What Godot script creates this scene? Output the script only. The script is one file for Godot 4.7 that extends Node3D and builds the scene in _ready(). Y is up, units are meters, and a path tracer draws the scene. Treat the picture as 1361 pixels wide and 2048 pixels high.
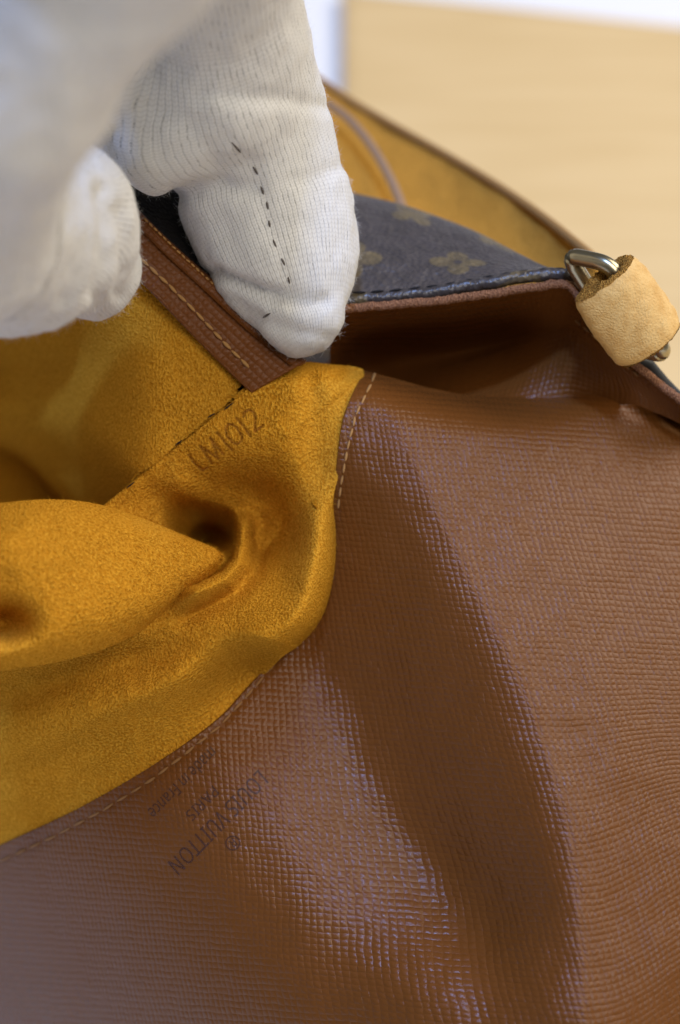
extends Node3D
# A close-up of the opened mouth of a brown leather shoulder bag with yellow suede lining, pinched by a gloved hand.
# Distances are laid out in millimetres around the point the lens is focused on and turned to metres by place().

const FOCUS := 190.0                  # mm from the lens to the plane of focus
const FOV := 36.0
const PITCH := 45.0                   # degrees below the horizontal
const HEIGHT := 130.0                 # mm, height of the focused point above the board
var unit := 2.0 * FOCUS * tan(deg_to_rad(FOV / 2.0)) / 2048.0   # mm covered by one photograph pixel at the plane of focus
var turn := Basis(Vector3.RIGHT, deg_to_rad(-PITCH))
var centre := Vector3(0, HEIGHT, 0)
var rng := RandomNumberGenerator.new()
var M := {}
var bag: Node3D
var lump := FastNoiseLite.new()

# ---------------------------------------------------------------- placing
func local(x: float, y: float, z: float) -> Vector3:          # photograph pixel and mm towards the lens -> mm round the focused point
	var k := unit * (FOCUS - z) / FOCUS
	return Vector3((x - 680.5) * k, (1024.0 - y) * k, z)

func place(p: Vector3) -> Vector3:                             # those mm -> metres in the world
	return (turn * p + centre) * 0.001

func at(x: float, y: float, z: float) -> Vector3:
	return place(local(x, y, z))

func on_level(x: float, y: float, level := 0.0) -> Vector3:    # where the line of sight meets a level plane, in metres
	var eye := place(Vector3(0, 0, FOCUS))
	var d := at(x, y, 0.0) - eye
	return eye + d * ((level - eye.y) / d.y)

func smooth(a: float, b: float, x: float) -> float:
	var t := clampf((x - a) / (b - a), 0.0, 1.0)
	return t * t * (3.0 - 2.0 * t)

func bell(x: float) -> float:
	return exp(-x * x)

func table(pts: PackedVector2Array, y: float) -> float:        # x of a line that runs down the picture, at height y
	if y <= pts[0].y:
		return pts[0].x + (y - pts[0].y) * (pts[1].x - pts[0].x) / (pts[1].y - pts[0].y)
	for i in range(1, pts.size()):
		if y <= pts[i].y or i == pts.size() - 1:
			var t := (y - pts[i - 1].y) / (pts[i].y - pts[i - 1].y)
			return lerpf(pts[i - 1].x, pts[i].x, t)
	return 0.0

func near_line(pts: PackedVector2Array, p: Vector2) -> float:
	var best := 1e9
	for i in range(1, pts.size()):
		var q := Geometry2D.get_closest_point_to_segment(p, pts[i - 1], pts[i])
		best = minf(best, q.distance_squared_to(p))
	return sqrt(best)

func spline3(pts: Array, n: int) -> PackedVector3Array:        # n + 1 points on a smooth curve through pts
	var out := PackedVector3Array()
	var last := pts.size() - 1
	for k in n + 1:
		var t := float(k) / n * last
		var i := mini(int(t), last - 1)
		var f := t - i
		var a: Vector3 = pts[i]
		var b: Vector3 = pts[i + 1]
		var p: Vector3 = pts[i - 1] if i > 0 else a * 2.0 - b
		var q: Vector3 = pts[i + 2] if i + 2 <= last else b * 2.0 - a
		out.append(a.cubic_interpolate(b, p, q, f))
	return out

func even(pts: PackedVector3Array, n: int) -> PackedVector3Array:   # the same line with n + 1 points evenly spaced
	var c := Curve3D.new()
	c.bake_interval = 2.0
	for p in pts:
		c.add_point(p)
	var out := PackedVector3Array()
	for k in n + 1:
		out.append(c.sample_baked(c.get_baked_length() * k / n))
	return out

# ---------------------------------------------------------------- nodes
func child(called: String, mesh: Mesh, mat: Material, parent: Node3D) -> MeshInstance3D:
	var o := MeshInstance3D.new()
	o.name = called
	o.mesh = mesh
	o.material_override = mat
	parent.add_child(o, true)
	return o

func tag(o: Node3D, label: String, category := "", kind := "", group := "") -> void:
	if label: o.set_meta("label", label)
	if category: o.set_meta("category", category)
	if kind: o.set_meta("kind", kind)
	if group: o.set_meta("group", group)

func arrays(v: PackedVector3Array, n: PackedVector3Array, idx: PackedInt32Array, uv := PackedVector2Array(), col := PackedColorArray()) -> ArrayMesh:
	var a := []
	a.resize(Mesh.ARRAY_MAX)
	a[Mesh.ARRAY_VERTEX] = v
	a[Mesh.ARRAY_NORMAL] = n
	if uv.size(): a[Mesh.ARRAY_TEX_UV] = uv
	if col.size(): a[Mesh.ARRAY_COLOR] = col
	a[Mesh.ARRAY_INDEX] = idx
	var m := ArrayMesh.new()
	m.add_surface_from_arrays(Mesh.PRIMITIVE_TRIANGLES, a)
	return m

# A sheet of leather or cloth. rows: arrays of Vector3(pixel x, pixel y, mm), each drawn through by a smooth curve; deep.call(x, y) adds mm of relief.
# thick (mm) gives it a rounded turned-down edge and a back. guide: share of the row where the grain's zero column lies.
func sheet(rows: Array, nu: int, nv: int, deep: Callable, thick: float, guide := 0.5, tint = null, flip := false, grain := false) -> ArrayMesh:
	var curves := []
	for r in rows:
		curves.append(even(spline3(r, nu), nu))
	var w := nu + 1
	var h := nv + 1
	var p := PackedVector3Array()
	p.resize(w * h)
	var col := PackedColorArray()
	if tint != null: col.resize(w * h)
	for i in w:
		var column := []
		for c in curves: column.append(c[i])
		var s := spline3(column, nv) if column.size() > 2 else PackedVector3Array()
		for j in h:
			var q: Vector3 = s[j] if column.size() > 2 else column[0].lerp(column[1], float(j) / nv)
			if tint != null: col[j * w + i] = tint.call(q.x, q.y)
			p[j * w + i] = local(q.x, q.y, q.z + deep.call(q.x, q.y, float(i) / nu, float(j) / nv))
	var n := PackedVector3Array()
	n.resize(w * h)
	for j in h:
		for i in w:
			var ds := p[j * w + mini(i + 1, nu)] - p[j * w + maxi(i - 1, 0)]
			var dt := p[mini(j + 1, nv) * w + i] - p[maxi(j - 1, 0) * w + i]
			n[j * w + i] = dt.cross(ds).normalized()
	var uv := PackedVector2Array()
	uv.resize(w * h)
	var g := int(guide * nu)
	var down := 0.0
	for j in h:
		if j: down += p[j * w + g].distance_to(p[(j - 1) * w + g])
		var along := 0.0
		for i in range(g, w):
			if i > g: along += p[j * w + i].distance_to(p[j * w + i - 1])
			uv[j * w + i] = Vector2(along, down)
		along = 0.0
		for i in range(g - 1, -1, -1):
			along -= p[j * w + i].distance_to(p[j * w + i + 1])
			uv[j * w + i] = Vector2(along, down)
	if grain:                                  # grain that follows the ridge although the sheet's left edge runs askew
		var down_to := PackedFloat32Array([0.0])
		for k in 500:
			var dy := 4.0 * unit * (FOCUS - tilt(600.0 + k * 4.0)) / FOCUS
			down_to.append(down_to[k] + Vector2(dy, tilt(604.0 + k * 4.0) - tilt(600.0 + k * 4.0)).length())
		for j in h:
			var extra := PackedFloat32Array([0.0])
			var crest := 0
			for i in w:
				var q := p[j * w + i]
				if i: extra.append(extra[i - 1] + q.distance_to(p[j * w + i - 1]) - Vector2(q.x - p[j * w + i - 1].x, q.y - p[j * w + i - 1].y).length())
				var k := unit * (FOCUS - q.z) / FOCUS
				if q.x / k + 680.5 < table(ridge, 1024.0 - q.y / k): crest = i
			for i in w:
				var q := p[j * w + i]
				var k := unit * (FOCUS - q.z) / FOCUS
				var x := q.x / k + 680.5
				var y := 1024.0 - q.y / k
				var off := x - 900.0 - (y - 1000.0) * (0.11 + 0.16 * smooth(500, 1200, x))
				var y0 := y - (0.07 - 0.24 * smooth(1250, 1750, y) * smooth(0.0, 260.0, x - table(ridge, y))) * (x - 900.0)
				var n0 := clampf((y0 - 600.0) / 4.0, 0.0, 498.9)
				uv[j * w + i] = Vector2(off * k + 0.4 * (extra[i] - extra[crest]), lerpf(down_to[int(n0)], down_to[int(n0) + 1], n0 - int(n0)))
	var idx := PackedInt32Array()
	for j in nv:
		for i in nu:
			var a := j * w + i
			idx.append_array([a, a + 1, a + w, a + 1, a + w + 1, a + w] if not flip else [a, a + w, a + 1, a + 1, a + w, a + w + 1])
	if flip:
		for k in n.size(): n[k] = -n[k]
	if thick > 0.0:
		var loop := PackedInt32Array()
		for i in nu: loop.append(i)
		for j in nv: loop.append(j * w + nu)
		for i in range(nu, 0, -1): loop.append(nv * w + i)
		for j in range(nv, 0, -1): loop.append(j * w)
		var start := p.size()
		var m := loop.size()
		var steps := 6
		for k in m:
			var b := loop[k]
			var i := b % w
			var j := b / w
			var inward := p[clampi(j, 2, nv - 2) * w + clampi(i, 2, nu - 2)] - p[b]
			var nn := n[b]
			var out := -(inward - nn * inward.dot(nn)).normalized()
			for s in steps:
				var ang := PI * s / (steps - 2.0) if s < steps - 1 else PI
				var back := 3.0 * thick if s == steps - 1 else 0.0
				p.append(p[b] - nn * thick * 0.5 * (1.0 - cos(ang)) + out * (thick * 0.35 * sin(ang) - back))
				n.append((nn * cos(ang) + out * sin(ang)).normalized())
				uv.append(uv[b] + Vector2(0.2 * s, 0.2 * s))
				if tint != null: col.append(col[b])
		for k in m:
			var k2 := (k + 1) % m
			for s in steps - 1:
				var a := start + k * steps + s
				var b := start + k2 * steps + s
				idx.append_array([a, a + 1, b, b, a + 1, b + 1] if not flip else [a, b, a + 1, b, b + 1, a + 1])
	for k in p.size():
		p[k] = place(p[k])
		n[k] = turn * n[k]
	return arrays(p, n, idx, uv, col)

# A tube along pts (mm round the focused point). size.call(share along, angle) is the radius in mm; flat squeezes it across the first normal.
func tube(pts: PackedVector3Array, sides: int, size: Callable, flat := 1.0, up := Vector3(0, 0, 1), capped := true) -> ArrayMesh:
	var v := PackedVector3Array()
	var uv := PackedVector2Array()
	var m := pts.size()
	var run := 0.0
	for k in m:
		var d := (pts[mini(k + 1, m - 1)] - pts[maxi(k - 1, 0)]).normalized()
		var a := (up - d * up.dot(d)).normalized()
		var b := d.cross(a)
		if k: run += pts[k].distance_to(pts[k - 1])
		for s in sides + 1:
			var ang := TAU * s / sides
			var r: float = size.call(float(k) / (m - 1), fposmod(ang, TAU))
			v.append(pts[k] + (a * cos(ang) * flat + b * sin(ang)) * r)
			uv.append(Vector2(ang * r, run))
	var idx := PackedInt32Array()
	var w := sides + 1
	for k in m - 1:
		for s in sides:
			var a := k * w + s
			idx.append_array([a, a + w, a + 1, a + 1, a + w, a + w + 1])
	if capped:
		for e in [0, m - 1]:
			var c := v.size()
			v.append(pts[e])
			uv.append(Vector2.ZERO)
			for s in sides:
				var a: int = e * w + s
				idx.append_array([c, a, a + 1] if e == 0 else [c, a + 1, a])
	return finish(v, idx, uv)

func finish(v: PackedVector3Array, idx: PackedInt32Array, uv: PackedVector2Array, weld := true) -> ArrayMesh:   # normals by area, shared where points coincide
	var n := PackedVector3Array()
	n.resize(v.size())
	for t in range(0, idx.size(), 3):
		var f := (v[idx[t + 2]] - v[idx[t]]).cross(v[idx[t + 1]] - v[idx[t]])
		for k in 3: n[idx[t + k]] += f
	if weld:
		var at_place := {}
		for k in v.size():
			var key := Vector3i((v[k] * 2000.0).round())
			at_place[key] = at_place.get(key, Vector3.ZERO) + n[k]
		for k in v.size(): n[k] = at_place[Vector3i((v[k] * 2000.0).round())]
	var p := PackedVector3Array()
	for k in v.size():
		p.append(place(v[k]))
		n[k] = turn * n[k].normalized()
	return arrays(p, n, idx, uv)

# One thread stitch: a short plump twist, 1 mm long along x, shared by all stitches.
var stitch_mesh: ArrayMesh
func make_stitch() -> void:
	var v := PackedVector3Array()
	var n := PackedVector3Array()
	var idx := PackedInt32Array()
	var rings := 5
	for k in rings:
		var t := float(k) / (rings - 1)
		var r := 0.5 * pow(maxf(sin(PI * clampf(t, 0.03, 0.97)), 0.0), 0.45)
		for s in 6:
			var ang := TAU * (s / 6.0 + 0.12 * k)
			var d := Vector3(0, cos(ang), sin(ang))
			v.append(Vector3(t - 0.5, 0, 0) + d * r + Vector3(0, 0, 0.4 * sin(PI * t)))
			n.append((d + Vector3((t - 0.5) * 1.2, 0, 0)).normalized())
	for k in rings - 1:
		for s in 6:
			var a := k * 6 + s
			var b := k * 6 + (s + 1) % 6
			idx.append_array([a, a + 6, b, b, a + 6, b + 6])
	stitch_mesh = arrays(v, n, idx)

# Stitches along a line of photograph pixels on a surface whose height is deep.call(x, y).
func sew(line: Array, pitch: float, gap: float, wide: float, deep: Callable, lift: float, mat: Material, parent: Node3D, called := "stitch") -> void:
	var c := Curve2D.new()
	c.bake_interval = 2.0
	for p in line: c.add_point(p)
	var n := int(c.get_baked_length() / pitch)
	for k in n:
		var s := (k + 0.5) * pitch
		var a := c.sample_baked(s - pitch * (1.0 - gap) * 0.5)
		var b := c.sample_baked(s + pitch * (1.0 - gap) * 0.5)
		var off := (b - a).orthogonal().normalized() * rng.randf_range(-0.8, 0.8)
		var pa := local(a.x + off.x, a.y + off.y, deep.call(a.x, a.y) + lift)
		var pb := local(b.x - off.x, b.y - off.y, deep.call(b.x, b.y) + lift)
		var x := pb - pa
		var z := (Vector3(0, 0, 1) - x.normalized() * x.normalized().z).normalized()
		var y := z.cross(x.normalized())
		var r := wide * rng.randf_range(0.88, 1.12)
		var o := child(called, stitch_mesh, mat, parent)
		o.transform = Transform3D(turn * Basis(x, y * r, z * r), turn * ((pa + pb) * 0.5) + centre)
		o.transform = Transform3D(o.transform.basis.scaled(Vector3.ONE * 0.001), o.transform.origin * 0.001)

# ---------------------------------------------------------------- materials
func noise_image(side: int, freq: float, kind: int, octaves: int, seed_: int, warp := 0.0) -> Image:
	var f := FastNoiseLite.new()
	f.noise_type = kind
	f.frequency = freq
	f.fractal_octaves = octaves
	f.seed = seed_
	if warp > 0.0:
		f.domain_warp_enabled = true
		f.domain_warp_amplitude = warp
		f.domain_warp_frequency = freq * 0.7
	return f.get_seamless_image(side, side, false, false, 0.15)

func tex(im: Image) -> ImageTexture:
	return ImageTexture.create_from_image(im)

func ramp(im: Image, a: Color, b: Color, lo := 0.0, hi := 1.0) -> ImageTexture:    # grey noise -> colours between a and b
	var g := im.get_data()
	var out := PackedByteArray()
	out.resize(g.size() * 3)
	for k in g.size():
		var t := clampf((g[k] / 255.0 - lo) / (hi - lo), 0.0, 1.0)
		out[k * 3] = int(lerpf(a.r, b.r, t) * 255.0)
		out[k * 3 + 1] = int(lerpf(a.g, b.g, t) * 255.0)
		out[k * 3 + 2] = int(lerpf(a.b, b.b, t) * 255.0)
	return tex(Image.create_from_data(im.get_width(), im.get_height(), false, Image.FORMAT_RGB8, out))

# The cross-grained embossing of the brown leather: rows and columns of small uneven pillows.
func leather_relief(side: int, cells: int) -> Array:
	var wob := noise_image(side, 0.006, FastNoiseLite.TYPE_SIMPLEX, 3, 5).get_data()
	var wob2 := noise_image(side, 0.006, FastNoiseLite.TYPE_SIMPLEX, 3, 15).get_data()
	var fine := noise_image(side, 0.12, FastNoiseLite.TYPE_SIMPLEX, 2, 8).get_data()
	var tall := PackedFloat32Array()
	var split := PackedFloat32Array()
	for k in cells * cells:
		tall.append(rng.randf_range(0.62, 1.0))
		split.append(rng.randf())
	var hgt := PackedByteArray()
	hgt.resize(side * side)
	var step := float(cells) / side
	for y in side:
		for x in side:
			var k := y * side + x
			var u := x * step + (wob[k] - 128) * 0.0012
			var v := y * step + (wob2[k] - 128) * 0.0012
			var iu := posmod(int(floorf(u)), cells)
			var iv := posmod(int(floorf(v)), cells)
			var fu := absf(u - floorf(u) - 0.5) * 2.0
			var fv := absf(v - floorf(v) - 0.5) * 2.0
			var c := iv * cells + iu
			if split[c] > 0.80: fu *= 0.7          # some neighbours run together
			elif split[c] < 0.12: fv *= 0.75
			var hh := cos(fu * 1.45) * cos(fv * 1.45)
			hgt[k] = int(clampf((0.10 + 0.80 * pow(hh, 0.7) * tall[c]) * 255.0 + (fine[k] - 128) * 0.12, 0, 255))
	var im := Image.create_from_data(side, side, false, Image.FORMAT_L8, hgt)
	return [tex(im), im]

# Knitted cotton: columns of V-shaped loops with small openings between.
func knit(side: int, wales: int) -> Array:
	var wob := noise_image(side, 0.004, FastNoiseLite.TYPE_SIMPLEX, 3, 21).get_data()
	var fine := noise_image(side, 0.10, FastNoiseLite.TYPE_SIMPLEX, 2, 22).get_data()
	var patch := noise_image(side, 0.005, FastNoiseLite.TYPE_SIMPLEX, 2, 23).get_data()
	var hole := PackedFloat32Array()
	for k in wales * wales: hole.append(rng.randf())
	var hgt := PackedByteArray()
	var alb := PackedByteArray()
	hgt.resize(side * side)
	alb.resize(side * side * 3)
	var step := float(wales) / side
	for y in side:
		for x in side:
			var k := y * side + x
			var u := x * step + (wob[k] - 128) * 0.001
			var v := y * step + (wob[side * side - 1 - k] - 128) * 0.001
			var fu := u - floorf(u) - 0.5
			var su := absf(fu)
			var vv := v - su * 0.9
			var fv := vv - floorf(vv) - 0.5
			var leg := absf(su - 0.22) / 0.22
			var rib := smooth(0.5, 0.30, su)
			var hh := rib * (0.62 + 0.22 * (1.0 - leg * leg) + 0.16 * (1.0 - 4.0 * fv * fv))
			var c := posmod(int(floorf(v)), wales) * wales + posmod(int(floorf(u + 0.5)), wales)
			var open := smooth(0.33, 0.47, su) * smooth(0.52, 0.12, absf(fv)) * smooth(0.35, 0.95, hole[c]) * smooth(100.0, 150.0, float(patch[k]))
			hgt[k] = int(clampf((0.08 + 0.85 * hh) * (1.0 - 0.5 * open) * 255.0 + (fine[k] - 128) * 0.2, 0, 255))
			var tone := (0.98 - 0.02 * (1.0 - rib) - 0.07 * smooth(0.28, 0.5, absf(fv)) - 0.24 * open) * 255.0
			alb[k * 3] = int(tone)
			alb[k * 3 + 1] = int(tone * 0.995)
			alb[k * 3 + 2] = int(tone * 0.985)
	return [tex(Image.create_from_data(side, side, false, Image.FORMAT_L8, hgt)), tex(Image.create_from_data(side, side, false, Image.FORMAT_RGB8, alb))]

# The canvas print: faded tan emblems, flowers and crossed letters in staggered rows on dark brown.
func monogram(side: int) -> ImageTexture:
	var ground := noise_image(side, 0.01, FastNoiseLite.TYPE_SIMPLEX, 3, 55).get_data()
	var data := PackedByteArray()
	data.resize(side * side * 3)
	var base := Color(0.062, 0.053, 0.052)
	var gold := Color(0.132, 0.100, 0.052)
	var spots := []
	for row in 4:
		for c in 4:
			spots.append([Vector2((c + 0.5 * (row % 2) + 0.25) * 0.25, (row + 0.5) * 0.25), (row + c * (1 + row % 2)) % 3])
	var mask := PackedFloat32Array()
	mask.resize(side * side)
	for s in spots:
		var half := int(side * 0.085)
		for dy in range(-half, half + 1):
			for dx in range(-half, half + 1):
				var p := Vector2(dx, dy) / half
				var r := p.length()
				var a := p.angle()
				var on := 0.0
				if s[1] == 0:
					on = smooth(0.04, -0.04, r - 0.88 * (0.42 + 0.5 * absf(cos(2.0 * a)))) * smooth(0.10, 0.16, r)
				elif s[1] == 1:
					on = smooth(0.04, -0.04, r - 0.9 * (0.30 + 0.6 * pow(absf(sin(2.0 * a)), 0.8)))
				else:
					var g := minf(near_line(PackedVector2Array([Vector2(-0.45, -0.8), Vector2(-0.75, 0.6), Vector2(0.1, 0.6)]), p), near_line(PackedVector2Array([Vector2(-0.25, -0.75), Vector2(0.25, 0.75), Vector2(0.8, -0.75)]), p))
					on = smooth(0.15, 0.10, g)
				if on > 0.0:
					var x := posmod(int(s[0].x * side) + dx, side)
					var y := posmod(int(s[0].y * side) + dy, side)
					mask[y * side + x] = maxf(mask[y * side + x], on)
	for k in side * side:
		var n := ground[k] / 255.0
		var c := base.lerp(gold, mask[k] * (0.55 + 0.5 * n)) * (0.8 + 0.4 * n)
		c = c.linear_to_srgb()
		data[k * 3] = int(clampf(c.r, 0, 1) * 255.0)
		data[k * 3 + 1] = int(clampf(c.g, 0, 1) * 255.0)
		data[k * 3 + 2] = int(clampf(c.b, 0, 1) * 255.0)
	return tex(Image.create_from_data(side, side, false, Image.FORMAT_RGB8, data))

func mat(called: String, c: Color, rough: float, spec := 0.5, metal := 0.0) -> StandardMaterial3D:
	var m := StandardMaterial3D.new()
	m.resource_name = called
	m.albedo_color = c.linear_to_srgb()
	m.roughness = rough
	m.metallic_specular = spec
	m.metallic = metal
	M[called] = m
	return m

func bumped(m: StandardMaterial3D, t: Texture2D, cm: float) -> StandardMaterial3D:
	m.heightmap_enabled = true
	m.heightmap_texture = t
	m.heightmap_scale = cm
	return m

func three_way(m: StandardMaterial3D, per_metre: float) -> StandardMaterial3D:
	m.uv1_triplanar = true
	m.uv1_world_triplanar = true
	m.uv1_scale = Vector3.ONE * per_metre
	return m

func make_materials() -> void:
	var grain := leather_relief(1024, 32)
	var m := mat("brown leather", Color(0.146, 0.050, 0.010), 0.26, 0.34)
	bumped(m, grain[0], 0.0135)
	m.uv1_scale = Vector3.ONE / (32.0 * 0.72)          # one pillow is 0.86 mm
	var tone := noise_image(256, 0.03, FastNoiseLite.TYPE_SIMPLEX, 3, 31)
	m = mat("trim leather", Color(0.140, 0.044, 0.008), 0.40, 0.32)
	bumped(m, grain[0], 0.018)
	m.uv1_scale = Vector3.ONE / (32.0 * 0.75)
	# suede
	var nap := noise_image(512, 0.045, FastNoiseLite.TYPE_SIMPLEX, 4, 41, 18.0)
	m = mat("suede", Color(1, 1, 1), 1.0, 0.0)
	m.albedo_texture = ramp(nap, Color(0.44, 0.180, 0.011).linear_to_srgb(), Color(0.75, 0.385, 0.042).linear_to_srgb(), 0.25, 0.75)
	m.vertex_color_use_as_albedo = true
	bumped(m, tex(nap), 0.038)
	three_way(m, 100.0)
	m = m.duplicate()
	m.resource_name = "faded suede"
	m.albedo_texture = ramp(nap, Color(0.50, 0.235, 0.035).linear_to_srgb(), Color(0.72, 0.38, 0.075).linear_to_srgb(), 0.25, 0.75)
	M["faded suede"] = m
	# canvas
	var pebble := noise_image(512, 0.05, FastNoiseLite.TYPE_CELLULAR, 1, 51)
	var print_ := monogram(1024)
	m = mat("coated canvas", Color(1, 1, 1), 0.42, 0.5)
	m.albedo_texture = print_
	bumped(m, tex(noise_image(1024, 0.075, FastNoiseLite.TYPE_CELLULAR, 1, 51)), 0.02)
	m.uv1_scale = Vector3.ONE / 54.0
	m = mat("piping canvas", Color(0.8, 0.8, 0.8), 0.33, 0.5)
	m.albedo_texture = print_
	bumped(m, tex(noise_image(1024, 0.06, FastNoiseLite.TYPE_CELLULAR, 1, 52)), 0.012)
	m.uv1_scale = Vector3.ONE / 40.0
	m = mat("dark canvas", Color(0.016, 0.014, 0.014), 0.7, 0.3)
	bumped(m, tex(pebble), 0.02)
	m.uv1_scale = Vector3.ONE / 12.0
	var rough_grain := noise_image(512, 0.06, FastNoiseLite.TYPE_SIMPLEX, 5, 61)
	m = mat("raw edge", Color(1, 1, 1), 0.75, 0.3)
	m.albedo_texture = ramp(rough_grain, Color(0.13, 0.05, 0.025).linear_to_srgb(), Color(0.33, 0.17, 0.09).linear_to_srgb(), 0.25, 0.75)
	bumped(m, tex(rough_grain), 0.03)
	three_way(m, 90.0)
	m = mat("tan leather", Color(1, 1, 1), 0.6, 0.35)
	m.albedo_texture = ramp(noise_image(512, 0.012, FastNoiseLite.TYPE_SIMPLEX, 6, 66, 30.0), Color(0.62, 0.355, 0.105).linear_to_srgb(), Color(0.74, 0.475, 0.17).linear_to_srgb(), 0.15, 0.65)
	bumped(m, tex(rough_grain), 0.012)
	three_way(m, 75.0)
	m = mat("tan cut edge", Color(1, 1, 1), 0.9, 0.2)
	m.albedo_texture = ramp(rough_grain, Color(0.26, 0.11, 0.02).linear_to_srgb(), Color(0.66, 0.36, 0.08).linear_to_srgb(), 0.3, 0.7)
	bumped(m, tex(rough_grain), 0.06)
	three_way(m, 110.0)
	mat("flap binding", Color(0.36, 0.20, 0.07), 0.6, 0.3)
	mat("pink leather", Color(0.33, 0.21, 0.13), 0.6, 0.3)
	mat("brass", Color(0.44, 0.385, 0.25), 0.30, 0.5, 1.0)
	mat("thread", Color(0.25, 0.125, 0.045), 0.7, 0.3)
	mat("gold thread", Color(0.37, 0.195, 0.065), 0.6, 0.3)
	mat("seam thread", Color(0.10, 0.085, 0.075), 0.8, 0.3)
	mat("dark thread", Color(0.012, 0.011, 0.012), 0.7, 0.3)
	mat("black plastic", Color(0.012, 0.013, 0.014), 0.5)
	m = mat("stamped ink", Color(0.020, 0.018, 0.030), 0.5, 0.4)
	m.transparency = BaseMaterial3D.TRANSPARENCY_ALPHA
	m.albedo_color.a = 0.45
	# glove
	var loops := knit(1024, 24)
	m = mat("cotton", Color(0.68, 0.68, 0.67), 1.0, 0.2)
	m.albedo_texture = loops[1]
	bumped(m, loops[0], 0.007)
	m.uv1_scale = Vector3.ONE / (24.0 * 0.54)
	m.rim_enabled = true
	m.rim = 0.3
	mat("cotton fibre", Color(0.70, 0.70, 0.69), 1.0, 0.2)
	mat("pale yellow fibre", Color(0.80, 0.42, 0.04), 1.0, 0.1)
	mat("deep yellow fibre", Color(0.36, 0.12, 0.003), 1.0, 0.1)
	# setting
	var wood := noise_image(1024, 0.008, FastNoiseLite.TYPE_SIMPLEX, 4, 71)
	m = mat("pale wood", Color(1, 1, 1), 0.55, 0.35)
	m.albedo_texture = ramp(wood, Color(0.73, 0.52, 0.245).linear_to_srgb(), Color(0.79, 0.575, 0.285).linear_to_srgb(), 0.2, 0.8)
	m.uv1_scale = Vector3(1.0, 9.0, 1.0)
	mat("white top", Color(0.93, 0.93, 0.92), 0.6, 0.3)

# ---------------------------------------------------------------- heights of the main sheets (mm towards the lens)
var ridge := PackedVector2Array([Vector2(738, 740), Vector2(765, 800), Vector2(805, 880), Vector2(852, 985), Vector2(930, 1150), Vector2(1000, 1290), Vector2(1060, 1420), Vector2(1108, 1560), Vector2(1136, 1700), Vector2(1150, 1800), Vector2(1158, 1900), Vector2(1164, 2000), Vector2(1170, 2100)])
var swell := PackedVector2Array([Vector2(180, 1100), Vector2(410, 1400), Vector2(560, 1590), Vector2(690, 1770), Vector2(780, 1890), Vector2(870, 1975), Vector2(990, 2000), Vector2(1170, 1925), Vector2(1361, 1795), Vector2(1600, 1620)])

var seam_a := PackedVector2Array([Vector2(752, 744), Vector2(738, 778), Vector2(712, 830), Vector2(697, 890), Vector2(684, 960), Vector2(676, 1020)])
var seam_b := PackedVector2Array([Vector2(552, 1325), Vector2(500, 1385), Vector2(440, 1452), Vector2(360, 1516), Vector2(300, 1562), Vector2(210, 1618), Vector2(110, 1672), Vector2(-20, 1732)])

func tilt(y: float) -> float:
	var d := y - 900.0
	return 0.0165 * d if d > 0.0 else 0.022 * d

func beyond(p: Vector2) -> float:        # px from the crest of the swell, positive on its inner side
	var best := 1e9
	var on := 1.0
	for i in range(1, swell.size()):
		var a := swell[i - 1]
		var q := Geometry2D.get_closest_point_to_segment(p, a, swell[i])
		var d := q.distance_squared_to(p)
		if d < best:
			best = d
			on = -signf((swell[i] - a).cross(p - a))
	return sqrt(best) * on

func leather_z(x: float, y: float) -> float:
	var z := tilt(y)
	var t := x - table(ridge, y)
	if t > 0.0:
		z -= 0.010 * t + 0.000016 * t * t
	# left of the ridge the sheet falls away into a bowl that closes towards the front
	var left := smooth(24.0, lerpf(-430.0, -240.0, smooth(1450, 1980, y)), t)
	z -= 12.5 * smooth(740, 1080, y) * left * (1.0 - 0.42 * smooth(1700, 2020, y) * smooth(640.0, 960.0, x))
	# the crest of the swell on the near side, and the fall beyond it
	var d := beyond(Vector2(x, y))
	z += 2.6 * smooth(1080, 1360, y) * smooth(240.0, -60.0, d) * left
	if d < -45.0:
		z -= lerpf(0.000092, 0.000050, smooth(620.0, 1000.0, x)) * (d + 45.0) * (d + 45.0) * smooth(1100, 1450, y)
	if x < 770.0: z -= 0.16 * bell(minf(near_line(seam_a, Vector2(x, y)), near_line(seam_b, Vector2(x, y))) / 9.0)      # the thread pulls the leather in
	# rolled top edge
	var lip := 742.0 + 52.0 * sin(PI * clampf((x - 735.0) / 500.0, 0.0, 1.0)) if x < 1235.0 else 742.0 + (x - 1235.0) * 0.5
	var r := clampf(1.0 - (y - lip) / 95.0, 0.0, 1.0)
	z -= 7.0 * r * r * r
	z += 0.25 * lump.get_noise_2d(x * 0.6, y * 0.6)
	return z

var roll_line := PackedVector2Array([Vector2(482, 1000), Vector2(487, 1050), Vector2(485, 1090), Vector2(476, 1124), Vector2(450, 1154), Vector2(400, 1180), Vector2(340, 1205)])
var dip_line := PackedVector2Array([Vector2(625, 770), Vector2(640, 850), Vector2(655, 940)])
var outline := PackedVector2Array([Vector2(500, 775), Vector2(545, 742), Vector2(592, 724), Vector2(660, 728), Vector2(727, 741), Vector2(707, 790), Vector2(691, 832), Vector2(677, 920), Vector2(667, 1000), Vector2(672, 1060), Vector2(671, 1125), Vector2(660, 1190), Vector2(640, 1242), Vector2(602, 1288), Vector2(560, 1318), Vector2(500, 1374), Vector2(430, 1446), Vector2(300, 1536), Vector2(150, 1622), Vector2(0, 1692), Vector2(-70, 1722)])
var letters := []
var knots := PackedFloat32Array()

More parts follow.
